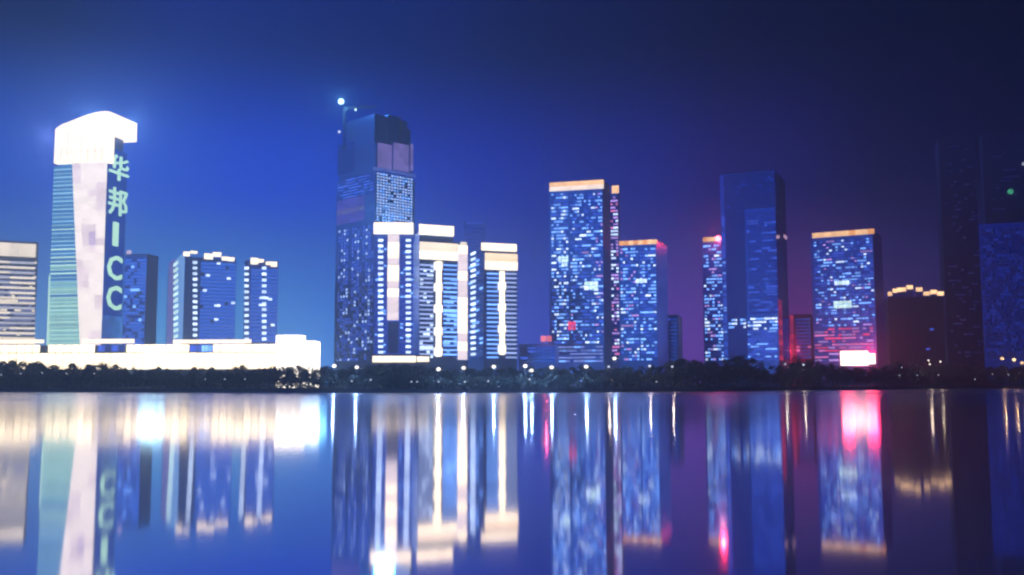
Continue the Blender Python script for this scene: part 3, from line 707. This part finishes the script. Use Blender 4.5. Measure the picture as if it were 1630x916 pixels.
TOPS = [(-100, 572), (0, 573), (30, 570), (60, 573), (130, 576), (200, 580), (250, 584), (330, 583), (420, 581), (470, 577), (530, 580), (600, 579), (640, 575), (670, 578), (700, 588), (740, 583), (800, 584), (850, 583), (900, 578), (950, 583), (1000, 580), (1050, 580), (1075, 567), (1110, 569), (1130, 577), (1150, 570), (1185, 567), (1215, 577), (1250, 576), (1270, 563), (1300, 568), (1340, 580), (1395, 582), (1430, 572), (1470, 577), (1520, 574), (1570, 579), (1720, 578)]
def top_y(px): return float(np.interp(px, [a for a, b in TOPS], [b for a, b in TOPS]))
ntree = 0
for row, (off, k, stp) in enumerate(((44, 1.0, 21), (24, .84, 25), (9, .62, 27))):
    px = -75 + row * 9
    while px < 1705:
        Y = shore(px) + off + random.uniform(-5, 5); y = top_y(px) + random.uniform(-1.5, 3)
        ztop = at(px, y, Y).z; H = max(5.0, (ztop - BASE) * k * random.uniform(.94, 1.04) / .97)
        p = at(px, 600, Y)
        r = thing('tree', ('tall rear tree', 'mid height dark tree', 'low front tree')[row] + ' in the shore belt below ' + zone(px), 'tree', (p.x, Y, BASE), random.uniform(0, 6.28), 'trees along the far shore')
        wdt = H * random.uniform(1.0, 1.25) * (1.15 if H < 10 else 1)
        i = random.randrange(7)
        for nm, me in (('trunk', TR[i]), ('crown', CR[i])):
            o = link(nm, me, r); o.scale = (wdt, wdt, H)
        px += stp * random.uniform(.75, 1.25); ntree += 1
# undergrowth in front of and between the trees
V = []; Fc = []
for k in range(26000):
    px = RNG.uniform(-110, 1740); off = RNG.uniform(2, 34); Y = shore(px) + off; x = ray(px, 612).x / ray(px, 612).y * Y
    hgt = (2.2 + 2.4 * abs(math.sin(px * .11 + off * .3)) + off * .12); z = BASE + RNG.uniform(0, 1) ** .8 * hgt; s = RNG.uniform(.4, .95)
    a = RNG.normal(size=3); a /= np.linalg.norm(a); b_ = np.cross(a, RNG.normal(size=3)); b_ /= np.linalg.norm(b_); p = np.array([x, Y, z + .2]); i = len(V)
    V += [tuple(p - a * s), tuple(p + b_ * s * .7), tuple(p + a * s), tuple(p - b_ * s * .7)]; Fc.append((i, i + 1, i + 2, i + 3))
o = mesh('undergrowth', V, Fc, leafm); o['kind'] = 'stuff'; o['label'] = 'dark undergrowth below the shore trees'

# ------------------------------------------------------------------ lamps on the far shore
LAMPM = {}
def street_lamp(px, py, off, r, mat, label, power=0, rgb=(255, 225, 200), group='lamps along the far shore'):
    Y = shore(px) + off; p = at(px, py, Y); h = p.z - BASE
    t_ = thing('street_lamp', label, 'street lamp', (p.x, Y, BASE), 0, group)
    key = ('pole', round(h))
    V, Fc = tubes([((0, .5, 0), (0, .5, h + .3), .16, .08), ((0, .5, h + .3), (0, -.1, h + .45), .08, .07)], 6); mesh('pole', V, Fc, steel, t_)
    block('base', (-.3, .2, 0), (.3, .8, .5), steel, t_)
    V, Fc = ball(r, 10, 6, .8); o = mesh('lamp_head', V, Fc, mat, t_); o.location = (0, -.1, h)
    if power: glow('lamp_light', (0, -r - 1.2, h), rgb, power, .4, t_)
big = [(532, 583, 'beside the bright end of the mall'), (568, 585, 'below the unfinished skyscraper'), (698, 588, 'below the middle floodlit tower'),
       (738, 586, 'below the white end column of the middle floodlit tower'), (786, 584, 'below the last floodlit tower'), (836, 583, 'below the red roof signs'), (846, 590, 'close to the water under the red roof signs'),
       (878, 585, 'at the corner of the tallest patterned tower'), (933, 584, 'below the middle of the tallest patterned tower'), (978, 571, 'below the dark gap between the patterned slab towers')]
for px, py, w in big:
    street_lamp(px, py, 3 if py > 580 else 50, 1.15, lampW, 'bright white street lamp ' + w, 4500, (150, 190, 255))
for px, py, w in ((969, 584, 'at the foot of the narrow lit strip'), (1034, 583, 'at the foot of the shorter patterned tower'), (1070, 584, 'in front of the dark stepped annexe'),
                  (1250, 580, 'under the red neon strip'), (1279, 581, 'under the small red tinted block'), (1478, 574, 'below the amber roof lamps'), (1480, 580, 'hung just under the lamp below the amber roof'), (1497, 576, 'at the end of the amber roofed block')):
    street_lamp(px, py, 3, .75, lampW if px > 1400 else lampS, 'small white street lamp ' + w, 700)
for px, py, w in ((1595, 571, 'first of the trio'), (1614, 573, 'middle one of the trio'), (1627, 578, 'lowest of the trio')):
    street_lamp(px, py, 4, 1.6, lampA, 'amber street lamp, %s under the dim blue glass tower' % w, 1500, (255, 200, 150))
small = [(2, 597), (33, 595), (67, 594), (106, 595), (150, 595), (327, 604), (358, 604), (390, 604), (560, 607), (590, 605), (655, 609), (664, 609), (698, 608), (740, 608), (777, 607), (843, 604), (1045, 612), (1432, 598), (1435, 585), (1460, 598), (1494, 597), (1534, 597), (1552, 604), (1580, 596), (1605, 597)]
SEEN = {}; TOT = {}
for px, py in small: TOT[zone(px)] = TOT.get(zone(px), 0) + 1
for px, py in small:
    zn = zone(px); SEEN[zn] = SEEN.get(zn, 0) + 1
    od = '' if TOT[zn] == 1 else ('first ', 'second ', 'third ', 'fourth ', 'fifth ')[SEEN[zn] - 1]
    py = min(py, 608)
    street_lamp(px, py, 1.6, .42, lampS, od + 'tiny pale path lamp on the shore walk below ' + zn, 0, group='path lamps on the embankment')

# ------------------------------------------------------------------ night haze over the whole place
hz = bpy.data.materials.new('night_haze'); hz.use_nodes = True; t = hz.node_tree; t.nodes.clear()
out = t.nodes.new('ShaderNodeOutputMaterial'); pv = t.nodes.new('ShaderNodeVolumePrincipled')
pv.inputs['Color'].default_value = (0.62, 0.82, 1.0, 1); pv.inputs['Density'].default_value = 0.00074; pv.inputs['Anisotropy'].default_value = 0.62
t.links.new(pv.outputs[0], out.inputs['Volume'])
o = block('haze', (-HALF - 40, -60, -3), (HALF + 40, HALF + 40, 312), hz); o['kind'] = 'stuff'
